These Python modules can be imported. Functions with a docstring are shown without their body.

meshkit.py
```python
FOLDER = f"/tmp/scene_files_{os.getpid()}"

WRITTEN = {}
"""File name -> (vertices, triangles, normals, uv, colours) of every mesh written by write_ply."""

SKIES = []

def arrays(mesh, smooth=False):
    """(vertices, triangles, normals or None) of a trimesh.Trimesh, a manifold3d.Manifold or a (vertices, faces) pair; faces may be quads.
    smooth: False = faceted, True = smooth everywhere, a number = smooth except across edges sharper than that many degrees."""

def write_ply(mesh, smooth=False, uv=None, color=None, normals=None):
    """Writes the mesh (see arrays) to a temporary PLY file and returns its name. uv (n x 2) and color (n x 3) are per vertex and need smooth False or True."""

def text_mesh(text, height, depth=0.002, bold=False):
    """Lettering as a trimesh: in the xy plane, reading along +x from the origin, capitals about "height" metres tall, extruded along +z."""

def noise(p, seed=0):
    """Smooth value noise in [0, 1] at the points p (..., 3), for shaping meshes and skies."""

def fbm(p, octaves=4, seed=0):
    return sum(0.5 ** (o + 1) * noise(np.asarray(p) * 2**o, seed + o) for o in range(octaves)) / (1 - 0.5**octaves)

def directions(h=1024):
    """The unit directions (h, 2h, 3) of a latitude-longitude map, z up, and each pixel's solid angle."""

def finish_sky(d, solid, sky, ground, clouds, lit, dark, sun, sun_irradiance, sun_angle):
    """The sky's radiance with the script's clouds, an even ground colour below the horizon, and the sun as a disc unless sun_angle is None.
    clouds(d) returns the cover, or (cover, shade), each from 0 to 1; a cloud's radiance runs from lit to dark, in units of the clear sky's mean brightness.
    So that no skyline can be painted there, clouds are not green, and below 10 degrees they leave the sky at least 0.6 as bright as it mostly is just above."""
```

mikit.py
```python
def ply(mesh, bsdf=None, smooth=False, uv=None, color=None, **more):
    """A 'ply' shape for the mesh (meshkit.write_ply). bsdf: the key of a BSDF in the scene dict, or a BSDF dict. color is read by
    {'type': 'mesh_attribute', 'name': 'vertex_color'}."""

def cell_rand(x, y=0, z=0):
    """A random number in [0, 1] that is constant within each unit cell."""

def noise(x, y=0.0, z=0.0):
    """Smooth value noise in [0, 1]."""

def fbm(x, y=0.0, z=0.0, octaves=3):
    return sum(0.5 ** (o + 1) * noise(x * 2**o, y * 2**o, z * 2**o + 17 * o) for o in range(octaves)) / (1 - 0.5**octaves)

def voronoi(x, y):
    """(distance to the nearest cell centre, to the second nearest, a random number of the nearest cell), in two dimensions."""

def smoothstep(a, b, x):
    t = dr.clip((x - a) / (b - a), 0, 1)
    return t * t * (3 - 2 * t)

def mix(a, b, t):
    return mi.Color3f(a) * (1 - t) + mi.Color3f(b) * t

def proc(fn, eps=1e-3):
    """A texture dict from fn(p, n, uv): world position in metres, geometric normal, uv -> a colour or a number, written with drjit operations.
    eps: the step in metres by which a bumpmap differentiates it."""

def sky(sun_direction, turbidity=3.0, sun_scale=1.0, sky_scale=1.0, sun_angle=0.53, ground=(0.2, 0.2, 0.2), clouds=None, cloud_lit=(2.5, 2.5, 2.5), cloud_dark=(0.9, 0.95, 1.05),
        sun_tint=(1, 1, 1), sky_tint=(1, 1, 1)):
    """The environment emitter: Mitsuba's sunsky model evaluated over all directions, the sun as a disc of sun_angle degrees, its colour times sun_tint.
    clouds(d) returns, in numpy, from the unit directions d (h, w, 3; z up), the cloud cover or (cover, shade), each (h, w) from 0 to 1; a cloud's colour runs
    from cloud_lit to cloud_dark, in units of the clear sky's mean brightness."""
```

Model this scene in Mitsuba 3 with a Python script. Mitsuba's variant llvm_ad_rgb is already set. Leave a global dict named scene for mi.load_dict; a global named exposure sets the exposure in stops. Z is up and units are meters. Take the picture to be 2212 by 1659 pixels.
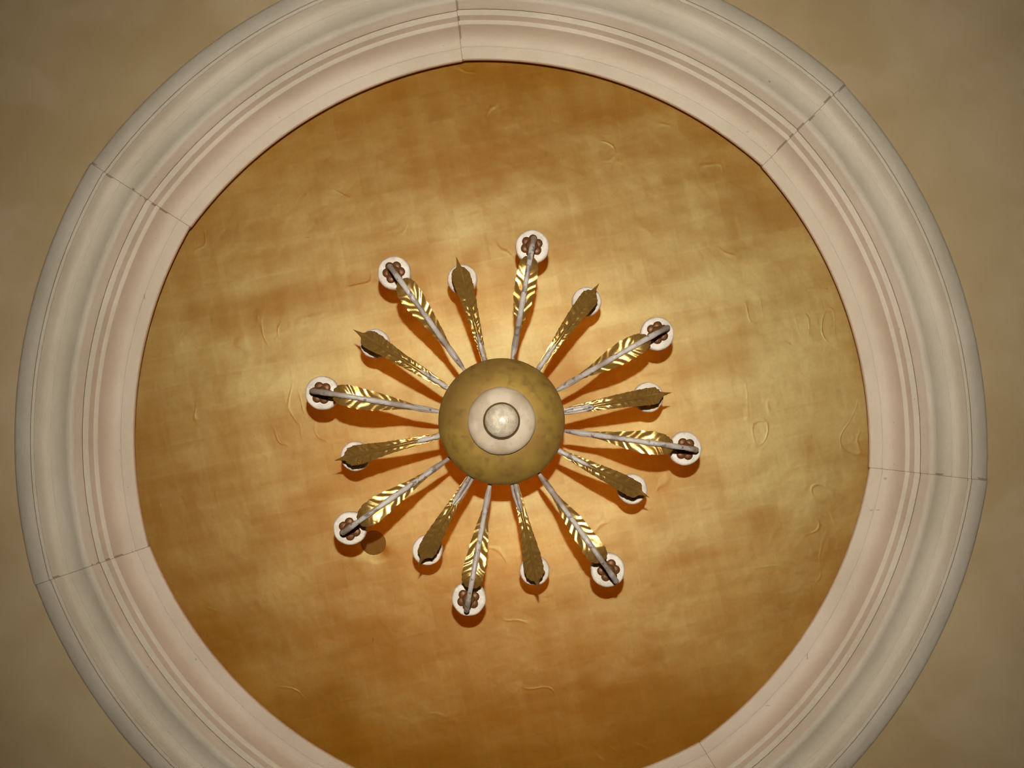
import math, random
import numpy as np
import trimesh
import manifold3d as m3
import drjit as dr
import mitsuba as mi
import mikit, meshkit
from mikit import proc, noise, fbm, smoothstep, mix, cell_rand

T = mi.ScalarTransform4f
scene, labels = {'type': 'scene'}, {}

# ------------------------------------------------------------------ camera, light, exposure
EYE = 1.60                                   # height of the lens above the floor; depths below are measured up from here
F_PX = 1106 / math.tan(math.radians(22.5))
look = np.array([21 / F_PX, -113.5 / F_PX, 1.0])
scene['camera'] = {'type': 'perspective', 'fov': 45.0, 'fov_axis': 'x', 'near_clip': 0.05, 'far_clip': 50.0,
                   'to_world': T().look_at(origin=[0, 0, EYE], target=[look[0], look[1], EYE + look[2]], up=[0, -1, 0])}
exposure = 0.0
# the flash on the camera's shoe: a few points across its small head, so that its shadows are a little soft
FLASH_AT, FLASH_AIM, FLASH_POWER = np.array([0.005, -0.235, EYE - 0.12]), np.array([0.10, -0.25, 5.2]), 38.0
FLASH_COLOUR = np.array([1.0, 0.945, 0.85])
for k in range(5):
    a = k * 2 * math.pi / 5
    o = FLASH_AT + np.array([0.014 * math.cos(a), 0.010 * math.sin(a), 0])
    scene['flash_light' + (f'_{k:03d}' if k else '')] = {
        'type': 'spot', 'to_world': T().look_at(origin=o.tolist(), target=FLASH_AIM.tolist(), up=[0, 1, 0]),
        'intensity': {'type': 'rgb', 'value': (FLASH_COLOUR * FLASH_POWER / 5).tolist()}, 'cutoff_angle': 37.0, 'beam_width': 13.0}
BULB_RADIANCE = [208.0, 68.0, 8.5]            # the dimmed candle bulbs of the chandelier

# ------------------------------------------------------------------ helpers
def revolve(profile, n=96, wobble=None):
    """Lathe a closed or axis-to-axis profile of (radius, z) points about z."""
    p = np.asarray(profile, float)
    th = np.linspace(0, 2 * math.pi, n, endpoint=False)
    v = np.stack([np.outer(np.cos(th), p[:, 0]), np.outer(np.sin(th), p[:, 0]), np.broadcast_to(p[:, 1], (n, len(p)))], -1)
    if wobble is not None:
        v[..., :2] *= wobble(th)[:, None, None]
    m = len(p)
    i, j = np.meshgrid(np.arange(n), np.arange(m - 1), indexing='ij')
    a, b = (i * m + j), (((i + 1) % n) * m + j)
    f = np.stack([a, b, b + 1, a + 1], -1).reshape(-1, 4)
    f = np.vstack([f[:, [0, 1, 2]], f[:, [0, 2, 3]]])
    t = trimesh.Trimesh(v.reshape(-1, 3), f, process=False)
    t.merge_vertices()
    t.update_faces(t.nondegenerate_faces())
    t.fix_normals()
    return t

def catmull(pts, n):
    p = np.asarray(pts, float)
    d = np.r_[0, np.cumsum(np.linalg.norm(np.diff(p, axis=0), axis=1))]
    from scipy.interpolate import PchipInterpolator, CubicSpline
    s = CubicSpline(d, p)
    return s(np.linspace(0, d[-1], n))

def tube(path, radius, n=12, flat=1.0):
    """A tube along a path with a radius per point and closed, rounded ends."""
    path = np.asarray(path, float)
    r = np.broadcast_to(np.asarray(radius, float), (len(path),)).copy()
    t = np.gradient(path, axis=0); t /= np.linalg.norm(t, axis=1, keepdims=True)
    path = np.vstack([path[0] - t[0] * r[0] * .5, path, path[-1] + t[-1] * r[-1] * .5])
    t = np.vstack([t[0], t, t[-1]]); r = np.r_[r[0] * .55, r, r[-1] * .55]
    ref = np.array([0, 1.0, 0]) if abs(t[0][1]) < .9 else np.array([1.0, 0, 0])
    v = []
    for c, d, q in zip(path, t, r):
        a = ref - d * (ref @ d); a /= np.linalg.norm(a); ref = a
        b = np.cross(d, a)
        ang = np.linspace(0, 2 * math.pi, n, endpoint=False)
        v.append(c + q * (np.outer(np.cos(ang), a) + flat * np.outer(np.sin(ang), b)))
    m = len(path)
    v = np.vstack(v + [path[:1], path[-1:]])
    f = []
    for i in range(m - 1):
        for j in range(n):
            a, b = i * n + j, i * n + (j + 1) % n
            f += [[a, b, b + n], [a, b + n, a + n]]
    for j in range(n):
        f += [[m * n, (j + 1) % n, j], [m * n + 1, (m - 1) * n + j, (m - 1) * n + (j + 1) % n]]
    return trimesh.Trimesh(v, np.array(f), process=False)

def sheet(P, N, thick):
    """A closed thin sheet from a grid P (nu, nv, 3) of points and their normals N."""
    nu, nv = P.shape[:2]
    A, B = P, P + N * thick
    v = np.vstack([A.reshape(-1, 3), B.reshape(-1, 3)])
    i, j = np.meshgrid(np.arange(nu - 1), np.arange(nv - 1), indexing='ij')
    a = (i * nv + j).ravel(); k = nu * nv
    q = np.stack([a, a + 1, a + nv + 1, a + nv], -1)
    q2 = q[:, ::-1] + k
    rim = [i_ for i_ in range(nv)] + [i_ * nv + nv - 1 for i_ in range(1, nu)] + [(nu - 1) * nv + i_ for i_ in range(nv - 2, -1, -1)] + [i_ * nv for i_ in range(nu - 2, 0, -1)]
    rim = np.array(rim); nx = np.roll(rim, -1)
    q3 = np.stack([rim, rim + k, nx + k, nx], -1)
    f = np.vstack([q, q2, q3])
    f = np.vstack([f[:, [0, 1, 2]], f[:, [0, 2, 3]]])
    t = trimesh.Trimesh(v, f, process=False)
    t.fix_normals()
    return t

def move(mesh, x=0, y=0, z=0, deg=0):
    m = mesh.copy()
    m.apply_transform(trimesh.transformations.rotation_matrix(math.radians(deg), [0, 0, 1]))
    m.apply_translation([x, y, z])
    return m

def key_for(name):
    if name not in scene: return name
    k = 1
    while f'{name}_{k:03d}' in scene: k += 1
    return f'{name}_{k:03d}'

def obj(name, mesh, mat, smooth=35, label=None, cat=None, kind=None, group=None, **more):
    key = key_for(name)
    scene[key] = mikit.ply(mesh, mat, smooth, **more)
    tag = {k: v for k, v in (('label', label), ('category', cat), ('kind', kind), ('group', group)) if v}
    if tag: labels[key] = tag
    return key

def to_trimesh(man):
    m = man.to_mesh()
    return trimesh.Trimesh(m.vert_properties[:, :3], m.tri_verts, process=False)

# ------------------------------------------------------------------ materials
AX, AY = -0.0016, -0.0370                    # the vertical axis of the chandelier and of the dome
COVER = (-0.3842, 0.3163)

def leaf_uv(p):
    c, s = math.cos(math.radians(-11.5)), math.sin(math.radians(-11.5))
    return (p.x * c + p.y * s), (-p.x * s + p.y * c)

def gold_tone(p):
    """Tone of the gold leaf squares: overlapping sheets, rubbed streaks along and across the laying direction."""
    u, v = leaf_uv(p)
    wu, wv = u + .012 * (noise(u * 6, v * 6, 3) - .5), v + .012 * (noise(u * 6, v * 6, 8) - .5)
    s = 1 / .088
    row = dr.floor(wv * s)
    a = cell_rand(wu * s + .5 * cell_rand(row, 5), wv * s, 1)
    b = cell_rand(wu * s * .93 + .37, wv * s * .93 + .61, 2)
    fu = wu * s * .93 + .37; fu = dr.abs(fu - dr.floor(fu) - .5)
    fv = wv * s; fv = dr.abs(fv - dr.floor(fv) - .5)
    lap = smoothstep(.42, .5, fu) * .5 + smoothstep(.42, .5, fv) * .5
    streak = fbm(u * 2.4, v * 17.0, 4, 4) * .60 + fbm(u * 20.0, v * 3.0, 9, 4) * .40
    cloud = fbm(u * 4.2, v * 7.5, 2, 4)
    return .085 * a + .05 * b + .045 * lap + .62 * streak + .66 * cloud      # about 0.84 on average

def gold_colour(p, n, uv):
    t = smoothstep(.30, 1.14, gold_tone(p))
    g = noise(p.x * 160, p.y * 160, 5)
    c = mix((.082, .100, .046), (.210, .296, .165), t)
    fleck = smoothstep(.985, 1.0, noise(p.x * 70, p.y * 70, 2)) * smoothstep(.6, .8, noise(p.x * 5, p.y * 5, 6))
    return c * (.94 + .10 * g) * (1 - .75 * fleck)

def gold_diffuse(p, n, uv):
    t = smoothstep(.30, 1.14, gold_tone(p))
    return mix((.312, .120, .0056), (.400, .176, .0114), t)

def gold_relief(p, n, uv):
    u, v = leaf_uv(p)
    h = .0024 * fbm(u * 7, v * 7, 1, 3) + .00030 * fbm(u * 60, v * 45, 3, 3)
    crease = dr.abs(noise(u * 22 + 2 * noise(u * 9, v * 9, 1), v * 14, 5) - .5)
    where = smoothstep(.58, .85, fbm(u * 9, v * 9, 12, 2))
    h += .00040 * (1 - smoothstep(0, .07, crease)) * where
    d = dr.sqrt(dr.square(p.x - COVER[0]) + dr.square(p.y - COVER[1]))
    side = smoothstep(-.1, .7, ((p.y - COVER[1]) * .96 - (p.x - COVER[0]) * .28) / dr.maximum(d, 1e-4))
    h += -.0036 * side * (1 - smoothstep(.030, .068, d + .012 * (noise(p.x * 30, p.y * 30, 7) - .5)))                                # plaster dressed up round the cover plate
    return h

scene['gold_leaf'] = {'type': 'twosided', 'bsdf': {'type': 'bumpmap', 'scale': 1.0, 'arbitrary': proc(gold_relief, 2e-3), 'bsdf': {
    'type': 'blendbsdf', 'weight': .75,
    'bsdf_0': {'type': 'roughconductor', 'distribution': 'beckmann', 'alpha_u': .195, 'alpha_v': .140, 'specular_reflectance': proc(gold_colour)},
    'bsdf_1': {'type': 'diffuse', 'reflectance': proc(gold_diffuse)}}}}

def ceiling_colour(p, n, uv):
    a = fbm(p.x * 2.2, p.y * 2.2, 3, 4); b = fbm(p.x * 7, p.y * 6, 8, 3); c = fbm(p.x * 1.1 + 3, p.y * 1.3, 1, 2)
    t = smoothstep(.30, .72, .5 * a + .3 * b + .2 * c)
    col = mix((.41, .295, .148), (.50, .385, .222), t)
    wisp = smoothstep(.60, .74, fbm(p.x * 4 + 1.5 * a, p.y * 5, 6, 4))
    return mix(col, (.56, .445, .29), .22 * wisp)

def ceiling_relief(p, n, uv):
    return .0012 * fbm(p.x * 9, p.y * 9, 2, 4)

scene['ceiling_plaster'] = {'type': 'twosided', 'bsdf': {'type': 'bumpmap', 'scale': 1.0, 'arbitrary': proc(ceiling_relief, 2e-3),
    'bsdf': {'type': 'diffuse', 'reflectance': proc(ceiling_colour)}}}

def stone_colour(p, n, uv):
    a = fbm(p.x * 5, p.y * 5, p.z * 9, 4); g = noise(p.x * 260, p.y * 260, p.z * 260)
    c = mix((.580, .506, .388), (.642, .565, .448), smoothstep(.3, .7, a))
    pit = smoothstep(.955, .985, noise(p.x * 75, p.y * 75, p.z * 75))
    return c * (.97 + .05 * g) * (1 - .35 * pit)

scene['cast_stone'] = {'type': 'twosided', 'bsdf': {'type': 'diffuse', 'reflectance': proc(stone_colour)}}
scene['mortar'] = {'type': 'twosided', 'bsdf': {'type': 'diffuse', 'reflectance': {'type': 'rgb', 'value': [.34, .28, .205]}}}

def gesso_colour(p, n, uv):
    a = fbm(p.x * 60, p.y * 60, p.z * 60, 4); b = fbm(p.x * 22, p.y * 22, p.z * 22 + 7, 3)
    c = mix((.40, .31, .205), (.51, .415, .295), smoothstep(.35, .65, b))
    worn = smoothstep(.60, .72, a)
    speck = smoothstep(.80, .92, noise(p.x * 330, p.y * 330, p.z * 330))
    return mix(mix(c, (.42, .33, .25), .55 * worn), (.30, .21, .13), .35 * speck)

scene['gesso'] = {'type': 'twosided', 'bsdf': {'type': 'bumpmap', 'scale': 1.0, 'arbitrary': proc(lambda p, n, uv: .0009 * fbm(p.x * 150, p.y * 150, p.z * 150, 3), 5e-4),
    'bsdf': {'type': 'principled', 'base_color': proc(gesso_colour), 'roughness': .5, 'specular': .2}}}

def ball_colour(p, n, uv):
    a = fbm(p.x * 90, p.y * 90, p.z * 90, 4); s = noise(p.x * 420, p.y * 420, p.z * 420)
    c = mix((.52, .43, .31), (.71, .61, .46), smoothstep(.3, .65, a))
    return mix(c, (.26, .19, .12), .55 * smoothstep(.72, .9, s))

scene['crackled_white'] = {'type': 'twosided', 'bsdf': {'type': 'bumpmap', 'scale': 1.0, 'arbitrary': proc(lambda p, n, uv: .0007 * fbm(p.x * 300, p.y * 300, p.z * 300, 3), 4e-4),
    'bsdf': {'type': 'principled', 'base_color': proc(ball_colour), 'roughness': .33, 'specular': .7}}}

def dish_colour(p, n, uv):
    b = fbm(p.x * 45, p.y * 45, p.z * 45, 3); s = noise(p.x * 240, p.y * 240, p.z * 240)
    return mix(mix((.58, .51, .41), (.70, .625, .515), smoothstep(.3, .65, b)), (.45, .36, .28), .45 * smoothstep(.78, .95, s))

scene['white_dish'] = {'type': 'twosided', 'bsdf': {'type': 'principled', 'base_color': proc(dish_colour), 'roughness': .5}}

def stem_colour(p, n, uv):
    a = fbm(p.x * 90, p.y * 90, p.z * 90, 4); b = fbm(p.x * 25, p.y * 25, p.z * 25 + 3, 2)
    c = mix((.30, .24, .195), (.48, .43, .38), smoothstep(.35, .62, b))
    return mix(c, (.11, .075, .050), .75 * smoothstep(.61, .72, a))

scene['stem_paint'] = {'type': 'twosided', 'bsdf': {'type': 'bumpmap', 'scale': 1.0, 'arbitrary': proc(lambda p, n, uv: .0012 * fbm(p.x * 130, p.y * 130, p.z * 130, 3), 5e-4),
    'bsdf': {'type': 'principled', 'base_color': proc(stem_colour), 'roughness': .42}}}

def brass_colour(p, n, uv):
    a = fbm(p.x * 14, p.y * 14, p.z * 14, 4); b = fbm(p.x * 55, p.y * 55, p.z * 55, 3)
    c = mix((.315, .180, .040), (.385, .242, .046), smoothstep(.35, .62, a))
    return mix(c, (.16, .085, .026), .45 * smoothstep(.50, .85, b))

scene['aged_brass'] = {'type': 'twosided', 'bsdf': {'type': 'principled', 'base_color': proc(brass_colour), 'metallic': .45, 'roughness': .52, 'specular': .4}}
scene['dull_brass'] = {'type': 'twosided', 'bsdf': {'type': 'principled', 'base_color': {'type': 'rgb', 'value': [.28, .19, .05]}, 'metallic': .6, 'roughness': .45}}

def leafmetal_colour(p, n, uv):
    a = fbm(p.x * 40, p.y * 40, p.z * 40, 4); b = fbm(p.x * 130, p.y * 130, p.z * 130, 2)
    c = mix((.26, .15, .045), (.74, .57, .22), smoothstep(.34, .60, a))
    return mix(c, (.16, .075, .028), .55 * smoothstep(.62, .78, b))

scene['leaf_metal'] = {'type': 'twosided', 'bsdf': {'type': 'bumpmap', 'scale': 1.0, 'arbitrary': proc(lambda p, n, uv: .0003 * fbm(p.x * 110, p.y * 160, p.z * 160, 3), 5e-4), 'bsdf': {
    'type': 'blendbsdf', 'weight': .42,
    'bsdf_0': {'type': 'roughconductor', 'distribution': 'beckmann', 'alpha': .135, 'specular_reflectance': proc(leafmetal_colour)},
    'bsdf_1': {'type': 'diffuse', 'reflectance': {'type': 'rgb', 'value': [.39, .205, .045]}}}}}
scene['bronze_petal'] = {'type': 'twosided', 'bsdf': {'type': 'principled', 'base_color': {'type': 'rgb', 'value': [.135, .055, .017]}, 'metallic': .3, 'roughness': .42, 'specular': .22}}
scene['candle_cream'] = {'type': 'twosided', 'bsdf': {'type': 'diffuse', 'reflectance': {'type': 'rgb', 'value': [.62, .5, .34]}}}
scene['bulb_glass'] = {'type': 'diffuse', 'reflectance': {'type': 'rgb', 'value': [.6, .4, .2]}}

def cover_colour(p, n, uv):
    return mix((.115, .062, .010), (.145, .080, .014), fbm(p.x * 60, p.y * 60, 3, 2))

scene['cover_gold'] = {'type': 'twosided', 'bsdf': {'type': 'principled', 'base_color': proc(cover_colour), 'metallic': .0, 'specular': .08, 'roughness': .5}}
scene['wall_plaster'] = {'type': 'twosided', 'bsdf': {'type': 'diffuse', 'reflectance': {'type': 'rgb', 'value': [.42, .33, .21]}}}
scene['floor_stone'] = {'type': 'twosided', 'bsdf': {'type': 'diffuse', 'reflectance': {'type': 'rgb', 'value': [.22, .16, .10]}}}

# ------------------------------------------------------------------ the room: ceiling, gilded dome, stone ring, walls, floor
CEIL = EYE + 3.475                           # underside of the plaster ceiling
HALF = 3.2
hole = m3.CrossSection.circle(1.325, 160).translate((AX, AY))
slab = m3.CrossSection.square((2 * HALF, 2 * HALF), True) - hole
obj('ceiling', move(to_trimesh(m3.Manifold.extrude(slab, .10)), z=CEIL), 'ceiling_plaster', False,
    'flat mottled beige plaster ceiling around the round stone moulding', 'ceiling', 'structure')

RIM_D, TOP_D, DOME_R = 3.690, 3.716, 1.16    # depths of the dome's edge and crown
prof = [(r, RIM_D + (TOP_D - RIM_D) * (1 - (r / DOME_R) ** 2)) for r in np.linspace(DOME_R, 0, 40)]
prof = prof + [(r, d + .03) for r, d in prof[::-1]] + [prof[0]]
dome = revolve(prof, 128)
dome.vertices[:, 2] -= .012 * dome.vertices[:, 0]                # not quite level: a little lower to the right
dome = move(dome, AX, AY, EYE)
lay = math.radians(-11.5)                     # uv along the rows of gold leaf: the burnished leaf scatters wider along its rows
dome_uv = np.stack([dome.vertices[:, 0] * math.cos(lay) + dome.vertices[:, 1] * math.sin(lay), -dome.vertices[:, 0] * math.sin(lay) + dome.vertices[:, 1] * math.cos(lay)], 1)
obj('dome', dome, 'gold_leaf', True, 'shallow gilded dome of gold leaf squares inside the stone ring', 'dome', 'structure', uv=dome_uv)

def ring_profile():
    """(radius, depth) along the visible face of the stone moulding, from its outer edge to the dome; radii as seen from below at that depth."""
    P = [(1046.5, 3.478)]
    for a in np.linspace(0, 1, 9):                              # outer band: a rounded slope falling towards the inside
        P.append((1045.5 - 32.5 * a, 3.468 - .022 * a ** .85 - .004 * math.sin(math.pi * a)))
    P += [(1012, 3.4490), (1011, 3.446), (1004.5, 3.446), (1003.6, 3.4535)]
    for a in np.linspace(0, 1, 9):                              # first cove: steep, then flat
        P.append((1003 - 30 * a, 3.454 + .034 * math.sin(math.pi / 2 * a)))
    P += [(970.5, 3.4884), (969.2, 3.4894), (967.8, 3.4885)]
    for a in np.linspace(0, 1, 11):                             # hollow sinking towards the round below
        P.append((966.5 - 30.5 * a, 3.4885 - .016 * a ** 2.2))
    for a in np.linspace(.04, 1, 13):                           # round, turning up
        P.append((935.5 - 34 * a, 3.4720 - .004 * math.sin(math.pi * min(1, a * 1.6)) + .028 * (1 - math.cos(math.pi / 2 * a)) ** 1.2))
    P += [(900.4, 3.508), (899.6, 3.506), (887.5, 3.5065), (876.8, 3.5285), (876.0, 3.529), (867.5, 3.5295)]
    for a in np.linspace(0, 1, 13):                             # wide cove
        P.append((866.5 - 45 * a, 3.531 + .057 * math.sin(math.pi / 2 * a) ** .95))
    P += [(819.4, 3.588), (818.3, 3.5892), (817.2, 3.588)]
    for a in np.linspace(0, 1, 9):                              # flat band with a rounded inner lip
        P.append((816 - 22 * a, 3.588 + .004 * a ** 2))
    for a in np.linspace(.15, 1, 8):
        P.append((794 - 6.5 * math.sin(math.pi / 2 * a), 3.592 + .024 * (1 - math.cos(math.pi / 2 * a))))
    Q = [(px * d / F_PX, d) for px, d in P]
    Q += [(Q[-1][0] + .003, 3.626), (Q[-1][0] + .014, 3.650), (Q[-1][0] + .04, 3.660)]
    return np.array(Q)

RING = ring_profile()
STEP = 360 / 7
JOINT0 = -96.2                                # angle of the joint at the top of the photograph (x to the right, y down)
SAG = .0140                                   # each stone is a little flatter than the circle, so that the joints show as corners

def cap(p):
    """Triangles that fill a polygon of (radius, depth), whichever way round it runs."""
    area = np.sum(p[:, 0] * np.roll(p[:, 1], -1) - np.roll(p[:, 0], -1) * p[:, 1])
    if area > 0: return np.array(m3.triangulate([p]))
    return len(p) - 1 - np.array(m3.triangulate([p[::-1]]))

def stone(i, gap, dr_=0.0, dz=0.0, inset=0.0, n=30):
    a0, a1 = math.radians(JOINT0 + i * STEP), math.radians(JOINT0 + (i + 1) * STEP)
    th = np.linspace(a0, a1, n)
    back = np.array([(RING[0][0] - .03, RIM_D - .012), (RING[0][0] - .03, 3.50), (RING[0][0], 3.497)])
    prof = RING.copy()
    prof[:, 1] += inset
    prof = np.vstack([prof, back])
    V = []
    for k, t in enumerate(th):
        s = (t - a0) / (a1 - a0) * 2 - 1
        off = SAG * s * s + dr_
        g = gap / 2 * (1 if k == 0 else -1 if k == n - 1 else 0)
        r = prof[:, 0] + off
        c, sn = math.cos(t), math.sin(t)
        V.append(np.stack([r * c - g * sn, r * sn + g * c, prof[:, 1] + dz], -1))
    V = np.array(V); m = len(prof)
    f = []
    for k in range(n - 1):
        for j in range(m):
            a, b = k * m + j, k * m + (j + 1) % m
            f += [[a, b, b + m], [a, b + m, a + m]]
    tri = cap(prof)
    f += tri.tolist() + (tri[:, ::-1] + (n - 1) * m).tolist()
    t = trimesh.Trimesh(V.reshape(-1, 3), np.array(f), process=False)
    t.fix_normals()
    t.apply_translation([AX, AY + .002, EYE])
    return t

labels['trim_1'] = {'label': 'round moulded pale stone ring of stepped coves around the gilded dome', 'category': 'moulding', 'kind': 'structure'}
rng = random.Random(4)
shift = [(.0015, 0), (-.001, .001), (.0005, -.0005), (0, .001), (-.001, 0), (.0015, -.001), (-.0015, .0005)]
for i in range(7):
    obj('trim_1__stone', stone(i, .0020, *shift[i]), 'cast_stone', 28)
for i in range(7):                            # mortar set back in the joints: a thin slice of the same profile behind each gap
    a = JOINT0 + i * STEP
    th = [math.radians(a - .25), math.radians(a + .25)]
    back = np.array([(RING[0][0] - .02, RIM_D - .013), (RING[0][0] - .02, 3.505)])
    p = np.vstack([RING + [[0, .0014]], back])
    p[:, 0] += SAG
    V = np.array([np.stack([p[:, 0] * math.cos(t), p[:, 0] * math.sin(t), p[:, 1]], -1) for t in th]).reshape(-1, 3)
    m = len(p)
    f = [[j, (j + 1) % m, (j + 1) % m + m] for j in range(m)] + [[j, (j + 1) % m + m, j + m] for j in range(m)]
    tri = cap(p)
    mesh = trimesh.Trimesh(V, np.array(f + tri.tolist() + (tri[:, ::-1] + m).tolist()), process=False)
    mesh.fix_normals(); mesh.apply_translation([AX, AY + .002, EYE])
    obj('trim_1__mortar_joint', mesh, 'mortar', False)

def slab_box(x0, x1, y0, y1, z0, z1):
    return trimesh.creation.box(bounds=[[x0, y0, z0], [x1, y1, z1]])
obj('floor', slab_box(-HALF, HALF, -HALF, HALF, -.1, 0), 'floor_stone', False, 'plain stone floor far below the ceiling', 'floor', 'structure')
obj('wall_left', slab_box(-HALF - .1, -HALF, -HALF, HALF, 0, CEIL), 'wall_plaster', False, 'plain beige plaster wall to the left', 'wall', 'structure')
obj('wall_right', slab_box(HALF, HALF + .1, -HALF, HALF, 0, CEIL), 'wall_plaster', False, 'plain beige plaster wall to the right', 'wall', 'structure')
obj('wall_back', slab_box(-HALF, HALF, -HALF - .1, -HALF, 0, CEIL), 'wall_plaster', False, 'plain beige plaster wall at the back', 'wall', 'structure')
obj('wall_front', slab_box(-HALF, HALF, HALF, HALF + .1, 0, CEIL), 'wall_plaster', False, 'plain beige plaster wall at the front', 'wall', 'structure')

# ------------------------------------------------------------------ the small round cover plate on the dome
def dome_depth(x, y):
    return RIM_D + (TOP_D - RIM_D) * (1 - ((x - AX) ** 2 + (y - AY) ** 2) / DOME_R ** 2) - .012 * (x - AX)
cd = EYE + dome_depth(*COVER)
plate = revolve([(0, -.0085), (.030, -.0085), (.0355, -.0078), (.0366, -.0062), (.0366, -.0045), (.034, -.0045), (.034, .004), (0, .004)], 64)
plate.apply_transform(trimesh.transformations.rotation_matrix(math.radians(5), [1, .35, 0]))
obj('cover_plate', move(plate, COVER[0], COVER[1], cd), 'cover_gold', 35,
    'small smooth round gilded cover plate set in the dome, half in shadow', 'cover plate')

# ------------------------------------------------------------------ the chandelier
labels['chandelier'] = {'label': 'sixteen-arm chandelier with gilt leaf arms, brass bowl and white finial', 'category': 'chandelier'}
C = 'chandelier'
def up(d): return EYE + d
def lathe(profile, n=96, **k): return move(revolve([(r, up(d)) for r, d in profile], n, **k), AX, AY)

bowl = [(0, 2.952)] + [(.1527 * math.sin(a), 3.020 - .072 * math.cos(a) ** .9) for a in np.linspace(.25, math.pi / 2 - .02, 26)]
bowl += [(.1530, 3.0205), (.1530, 3.0235), (.1495, 3.0245)] + [(.149 * math.sin(a), 3.0235 - .068 * math.cos(a)) for a in np.linspace(math.pi / 2 - .05, .2, 14)] + [(0, 2.957)]
obj(f'{C}__bowl', lathe(bowl, 128), 'aged_brass', 40, 'aged olive brass bowl')
obj(f'{C}__bowl__rim', lathe([(.1522, 3.0185), (.1542, 3.0195), (.1548, 3.022), (.1540, 3.0245), (.1520, 3.0250), (.1505, 3.0230), (.1522, 3.0185)], 128), 'dull_brass', 60)
obj(f'{C}__boss', lathe([(0, 2.922), (.050, 2.9205), (.064, 2.9215), (.074, 2.926), (.0795, 2.933), (.0810, 2.940), (.0800, 2.947), (.0760, 2.953), (0, 2.956)], 96,
    wobble=lambda t: 1 + .006 * np.sin(3 * t + 1) + .003 * np.sin(11 * t)), 'gesso', 50, 'chipped white turned boss')
obj(f'{C}__finial', lathe([(0, 2.856)] + [(.0394 * math.sin(a), 2.895 - .039 * math.cos(a)) for a in np.linspace(.04, 2.5, 30)] + [(.018, 2.922), (0, 2.922)], 64), 'crackled_white', 50, 'crackled white ball')
obj(f'{C}__finial__collar', lathe([(.0405, 2.898), (.0430, 2.9), (.0436, 2.906), (.0430, 2.914), (.041, 2.922), (.030, 2.923), (.030, 2.915), (.0385, 2.905), (.0405, 2.898)], 80), 'dull_brass', 50, 'thin brass collar')
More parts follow.
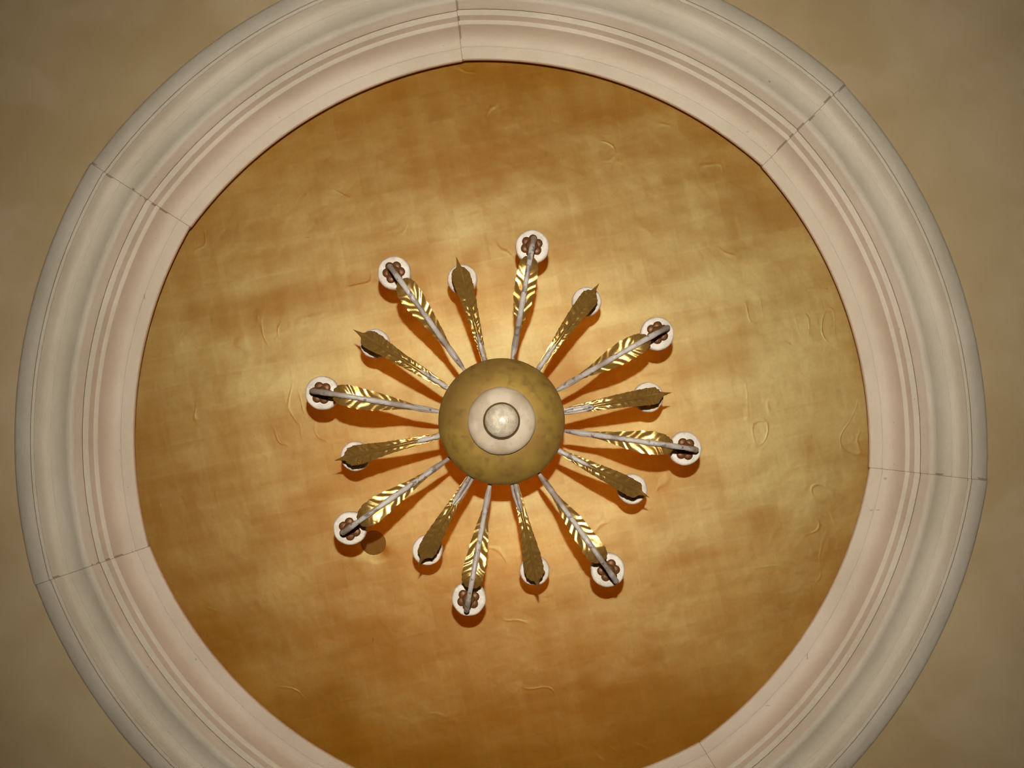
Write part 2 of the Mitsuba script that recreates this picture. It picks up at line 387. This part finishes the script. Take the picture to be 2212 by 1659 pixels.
obj(f'{C}__hub', lathe([(0, 3.04), (.045, 3.045), (.06, 3.07), (.062, 3.16), (.050, 3.19), (.022, 3.22), (.018, 3.26), (0, 3.26)], 64), 'stem_paint', 40)
obj(f'{C}__rod', lathe([(0, 3.25), (.011, 3.25), (.011, 3.70), (0, 3.70)], 24), 'stem_paint', 40)
obj(f'{C}__canopy', lathe([(0, 3.655), (.014, 3.655), (.03, 3.667), (.055, 3.685), (.066, 3.705), (.066, 3.722), (0, 3.722)], 64), 'aged_brass', 40)

def frame(path):
    """Tangent and downward normal of a path of (r, depth)."""
    t = np.gradient(path, axis=0); t /= np.linalg.norm(t, axis=1, keepdims=True)
    n = np.stack([-t[:, 1], t[:, 0]], 1)           # for t pointing outward: n points up (deeper into the dome)
    return t, n

def leaf_mesh(path, width, veins, droop, rib, amp, lam, seed, thick=.0011, lift=0.0, twist=0.0, nv=21):
    """An embossed sheet metal leaf along a path of (r, depth): width(t) its half width; drawn in the x-z plane of an arm, y across."""
    rr = np.random.RandomState(seed)
    nu = len(path)
    tan, nor = frame(path)
    s = np.r_[0, np.cumsum(np.linalg.norm(np.diff(path, axis=0), axis=1))]
    tt = s / s[-1]
    v = np.linspace(-1, 1, nv)
    S, V = np.meshgrid(s, v, indexing='ij')
    jit = 1 + .40 * np.sin(7 * tt + rr.rand() * 6)[:, None]
    ph = rr.rand() * .4
    W = np.array([width(t) for t in tt])[:, None]
    Wl = W * (1 + .07 * np.sin(9 * tt + rr.rand() * 6))[:, None]
    Wr = W * (1 + .07 * np.sin(8 * tt + rr.rand() * 6))[:, None]
    Y = np.where(V < 0, Wl, Wr) * V
    phase = (S - veins * np.abs(Y)) / lam + ph * (V > 0) + .22 * np.sin(S * 61 + V * 1.3 + 6 * rr.rand()) + .12 * np.sin(S * 143 - V * 2.1 + 6 * rr.rand())
    saw = phase - np.floor(phase)
    Y = Y * (1 + .075 * (np.abs(V) > .8) * (saw - .5))
    corr = np.sin(2 * math.pi * phase) + 0.10 * np.sin(4 * math.pi * phase + 1.0)
    H = lift + droop * np.abs(V) ** 1.6 * W / .024 + amp * jit * corr * np.clip(np.abs(V) * 2.2, 0, 1) * np.clip(W / .016, .25, 1.1)
    H = H - rib * np.exp(-(Y / .0022) ** 2) + .6 * rib * np.exp(-((np.abs(Y) - .0050) / .0022) ** 2)
    ang = twist * tt[:, None] ** 1.0
    Y2, H2 = Y * np.cos(ang) - H * np.sin(ang), Y * np.sin(ang) + H * np.cos(ang)
    P = np.stack([path[:, None, 0] + nor[:, None, 0] * H2, Y2, path[:, None, 1] + nor[:, None, 1] * H2], -1)
    N = np.stack([np.repeat(nor[:, None, 0], nv, 1), np.zeros_like(Y), np.repeat(nor[:, None, 1], nv, 1)], -1)
    return sheet(P, N, thick)

def interp_w(ts, ws):
    from scipy.interpolate import PchipInterpolator
    p = PchipInterpolator(ts, ws)
    return lambda t: float(p(t))

LONG_W = interp_w([0, .1, .2, .3, .45, .60, .75, .87, .95, 1], [.0065, .0088, .0120, .0158, .0215, .0255, .0275, .0250, .0195, .0120])
SHORT_W = interp_w([0, .12, .3, .5, .66, .76, .83, .865, .885, .93, 1], [.0060, .0085, .0128, .0178, .0220, .0232, .0212, .0140, .0072, .0040, .0004])

def petals(rs):
    """The six-lobed bronze cup under a drip dish."""
    parts = [m3.Manifold.sphere(.0175 * rs, 28).scale((1, 1, .5))]
    for k in range(6):
        a = math.radians(60 * k)
        parts.append(m3.Manifold.sphere(.0108 * rs, 24).scale((1.1, 1.05, .42)).translate((.0178 * rs * math.cos(a), .0178 * rs * math.sin(a), .001)))
    return to_trimesh(m3.Manifold.batch_boolean(parts, m3.OpType.Add))

def dish(R, seed):
    q = np.random.RandomState(seed)
    ph, am = q.rand(14) * 6.3, q.rand(14)
    def wob(t):
        w = sum((.007 if k < 6 else .0045) * am[k] * np.sin((k + 2) * (1 if k < 6 else 3) * t + ph[k]) for k in range(14))
        return 1 + w
    return revolve([(0, .001), (R * .5, 0), (R * .87, .0006), (R * .955, .0028), (R * .99, .008), (R, .018), (R * .965, .036), (R * .89, .0565), (R * .865, .058), (R * .85, .0545), (R * .92, .032), (R * .93, .016), (R * .86, .009), (R * .6, .006), (0, .006)], 90, wobble=wob)

def place(mesh, deg): return move(mesh, AX, AY, EYE, deg)

def xz(path): return np.stack([path[:, 0], np.zeros(len(path)), path[:, 1]], 1)

def sleeve_and_bulb(r, d, deg, arm):
    s = revolve([(0, d), (.0105, d), (.0105, d + .016), (.0085, d + .018), (0, d + .018)], 24); s.apply_translation([r, 0, 0])
    obj(f'{arm}__candle_sleeve', place(s, deg), 'candle_cream', 40, 'cream candle sleeve')
    b = revolve([(0, d + .017), (.0065, d + .019), (.0105, d + .026), (.0112, d + .031), (.0085, d + .040), (.004, d + .048), (0, d + .051)], 12); b.apply_translation([r, 0, 0])
    obj(f'{arm}__bulb', place(b, deg), 'bulb_glass', True, 'lit amber flame-shaped bulb', emitter={'type': 'area', 'radiance': {'type': 'rgb', 'value': BULB_RADIANCE}})

def long_arm(deg, rb, re, seed):
    """Long low arm: painted stem in front of its gilt leaf; drip dish at radius rb, stem's end at re."""
    q = np.random.RandomState(seed)
    k = rb / .466
    pts = [(.045, 3.140), (.10, 3.116), (.15, 3.088), (.205 * k, 3.058), (.265 * k, 3.028), (.34 * k, 3.001), (.395 * k, 2.996), (.44 * k, 3.022), (re - .010, 3.078), (re - .004, 3.112), (rb + .010, 3.142), (rb, 3.152)]
    path = catmull(pts, 90)
    s = np.linspace(0, 1, 90)
    rad = .0048 + .0018 * smooth01(.28, .42, s) + .0005 * np.sin(s * 23 + seed) + .0004 * np.sin(s * 57 + seed)
    arm = key_for(f'{C}__arm')
    obj(f'{C}__arm', place(tube(xz(path), rad, 12), deg), 'stem_paint', 60, 'long arm with a worn grey-white stem before its leaf')
    a, b = np.searchsorted(path[:, 0], [.206 * k, .440 * k])
    lp = path[a:b]
    lp = catmull(lp[::3], 76)
    tan, nor = frame(lp)
    end = smooth01(.86, 1, np.linspace(0, 1, 76))
    lp = lp + nor * (.0105 + .006 * end)[:, None]
    lf = leaf_mesh(lp, LONG_W, 1.05, .0030, .0, .00075, .0240, seed, twist=(q.rand() - .5) * .35)
    obj(f'{arm}__leaf', place(lf, deg), 'leaf_metal', 38, 'embossed gilt metal leaf')
    wrap = path[a - 8:a + 7]
    w = np.sin(np.linspace(0.15, math.pi - .15, len(wrap)))
    obj(f'{arm}__leaf__stalk', place(tube(xz(wrap + np.array([[0, .004]])), .0046 + .0034 * w, 12, .8), deg), 'stem_paint', 60)
    c = petals(1.0); c.apply_translation([rb, (q.rand() - .5) * .004, 3.160]); 
    obj(f'{arm}__petal_cup', place(c, deg), 'bronze_petal', 40, 'six-lobed brown petal cup')
    t = dish(.0432 + .0012 * q.rand(), seed + 40); t.apply_translation([rb, 0, 3.166])
    obj(f'{arm}__drip_dish', place(t, deg), 'white_dish', 50, 'round chipped white drip dish')
    sleeve_and_bulb(rb, 3.170, deg, arm)

def smooth01(a, b, x):
    t = np.clip((x - a) / (b - a), 0, 1)
    return t * t * (3 - 2 * t)

def short_arm(deg, rb, rt, seed, double=False, stub=.225):
    """Short high arm: gilt leaf below the stem with its pointed tip at radius rt; drip dish at rb."""
    q = np.random.RandomState(seed)
    k = rt / .4355
    pts = [(.045, 3.150), (.10, 3.118), (.16, 3.072), (.22 * k, 3.060), (.29 * k, 3.092), (.345 * k, 3.150), (rb, 3.205), (rb + .002, 3.238)]
    path = catmull(pts, 80)
    arm = key_for(f'{C}__arm')
    obj(f'{C}__arm', place(tube(xz(path), .0052, 12), deg), 'stem_paint', 60, 'short arm whose leaf hides its stem')
    lp = catmull([(.138, 3.056), (.175, 3.051), (.22 * k, 3.046), (.27 * k, 3.047), (.33 * k, 3.067), (.385 * k, 3.104), (.414 * k, 3.130), (rt * 1.002, 3.152)], 84)
    lf = leaf_mesh(lp, SHORT_W, .95, .0030, .0022, .0015, .0235, seed, twist=(q.rand() - .5) * .30)
    obj(f'{arm}__leaf', place(lf, deg), 'leaf_metal', 38, 'embossed gilt metal leaf with a pointed tip')
    n = 26
    sp = catmull([(.125, 3.068), (.16, 3.046), (.19, 3.038), (stub, 3.0355)], n)
    side = (q.rand() - .5) * .006
    sy = xz(sp); sy[:, 1] += side * np.linspace(0, 1, n)
    taper = 1 - .55 * smooth01(.78, 1, np.linspace(0, 1, n))
    obj(f'{arm}__stalk', place(tube(sy, (.0056 + .0006 * np.sin(np.arange(n) * .9 + seed)) * taper, 12), deg), 'stem_paint', 60)
    if double == 'loop':                      # here the wire end is bent back into a flat loop
        a = np.linspace(0, 2 * math.pi, 40)
        lo = np.stack([.186 + .042 * np.cos(a), .0062 * np.sin(a) + .003, 3.034 - .003 * np.cos(a)], 1)
        obj(f'{arm}__stalk', place(tube(lo, .0030, 10), deg), 'stem_paint', 60)
    elif double:
        s2 = xz(sp); s2[:, 1] += side * np.linspace(0, 1, n) + np.where(side > 0, -1, 1) * (.004 + .006 * np.sin(np.linspace(0, 3, n))); s2[:, 2] += .004
        obj(f'{arm}__stalk', place(tube(s2, .0042 * taper, 10), deg), 'stem_paint', 60)
    c = petals(.92); c.apply_translation([rb, (q.rand() - .5) * .006, 3.245])
    obj(f'{arm}__petal_cup', place(c, deg), 'bronze_petal', 40, 'six-lobed brown petal cup')
    t = dish(.0392 + .0012 * q.rand(), seed + 40); t.apply_translation([rb, 0, 3.252])
    obj(f'{arm}__drip_dish', place(t, deg), 'white_dish', 50, 'round chipped white drip dish')
    sleeve_and_bulb(rb, 3.256, deg, arm)

LONG = [(-80.1, .4597, .4758), (-29.6, .4611, .4851), (8.2, .4750, .4972), (54.3, .4650, .4934), (100.5, .4575, .4817), (145.0, .4727, .4892), (-170.8, .4665, .4877), (-125.8, .4740, .4875)]
SHORT = [(-54.9, .3910, .4317), (-9.8, .3928, .4380), (27.0, .3854, .4199), (77.4, .3975, .4367), (120.2, .3873, .4207), (167.0, .3946, .4337), (-148.1, .3944, .4433), (-105.4, .3931, .4358)]
DOUBLE = {1: 'loop', 3: True, 4: True}
STUB = [.232, .215, .245, .225, .235, .220, .235, .222]
for i in range(8):
    long_arm(*LONG[i], 10 + i)
    short_arm(*SHORT[i], 30 + i, DOUBLE.get(i), STUB[i])
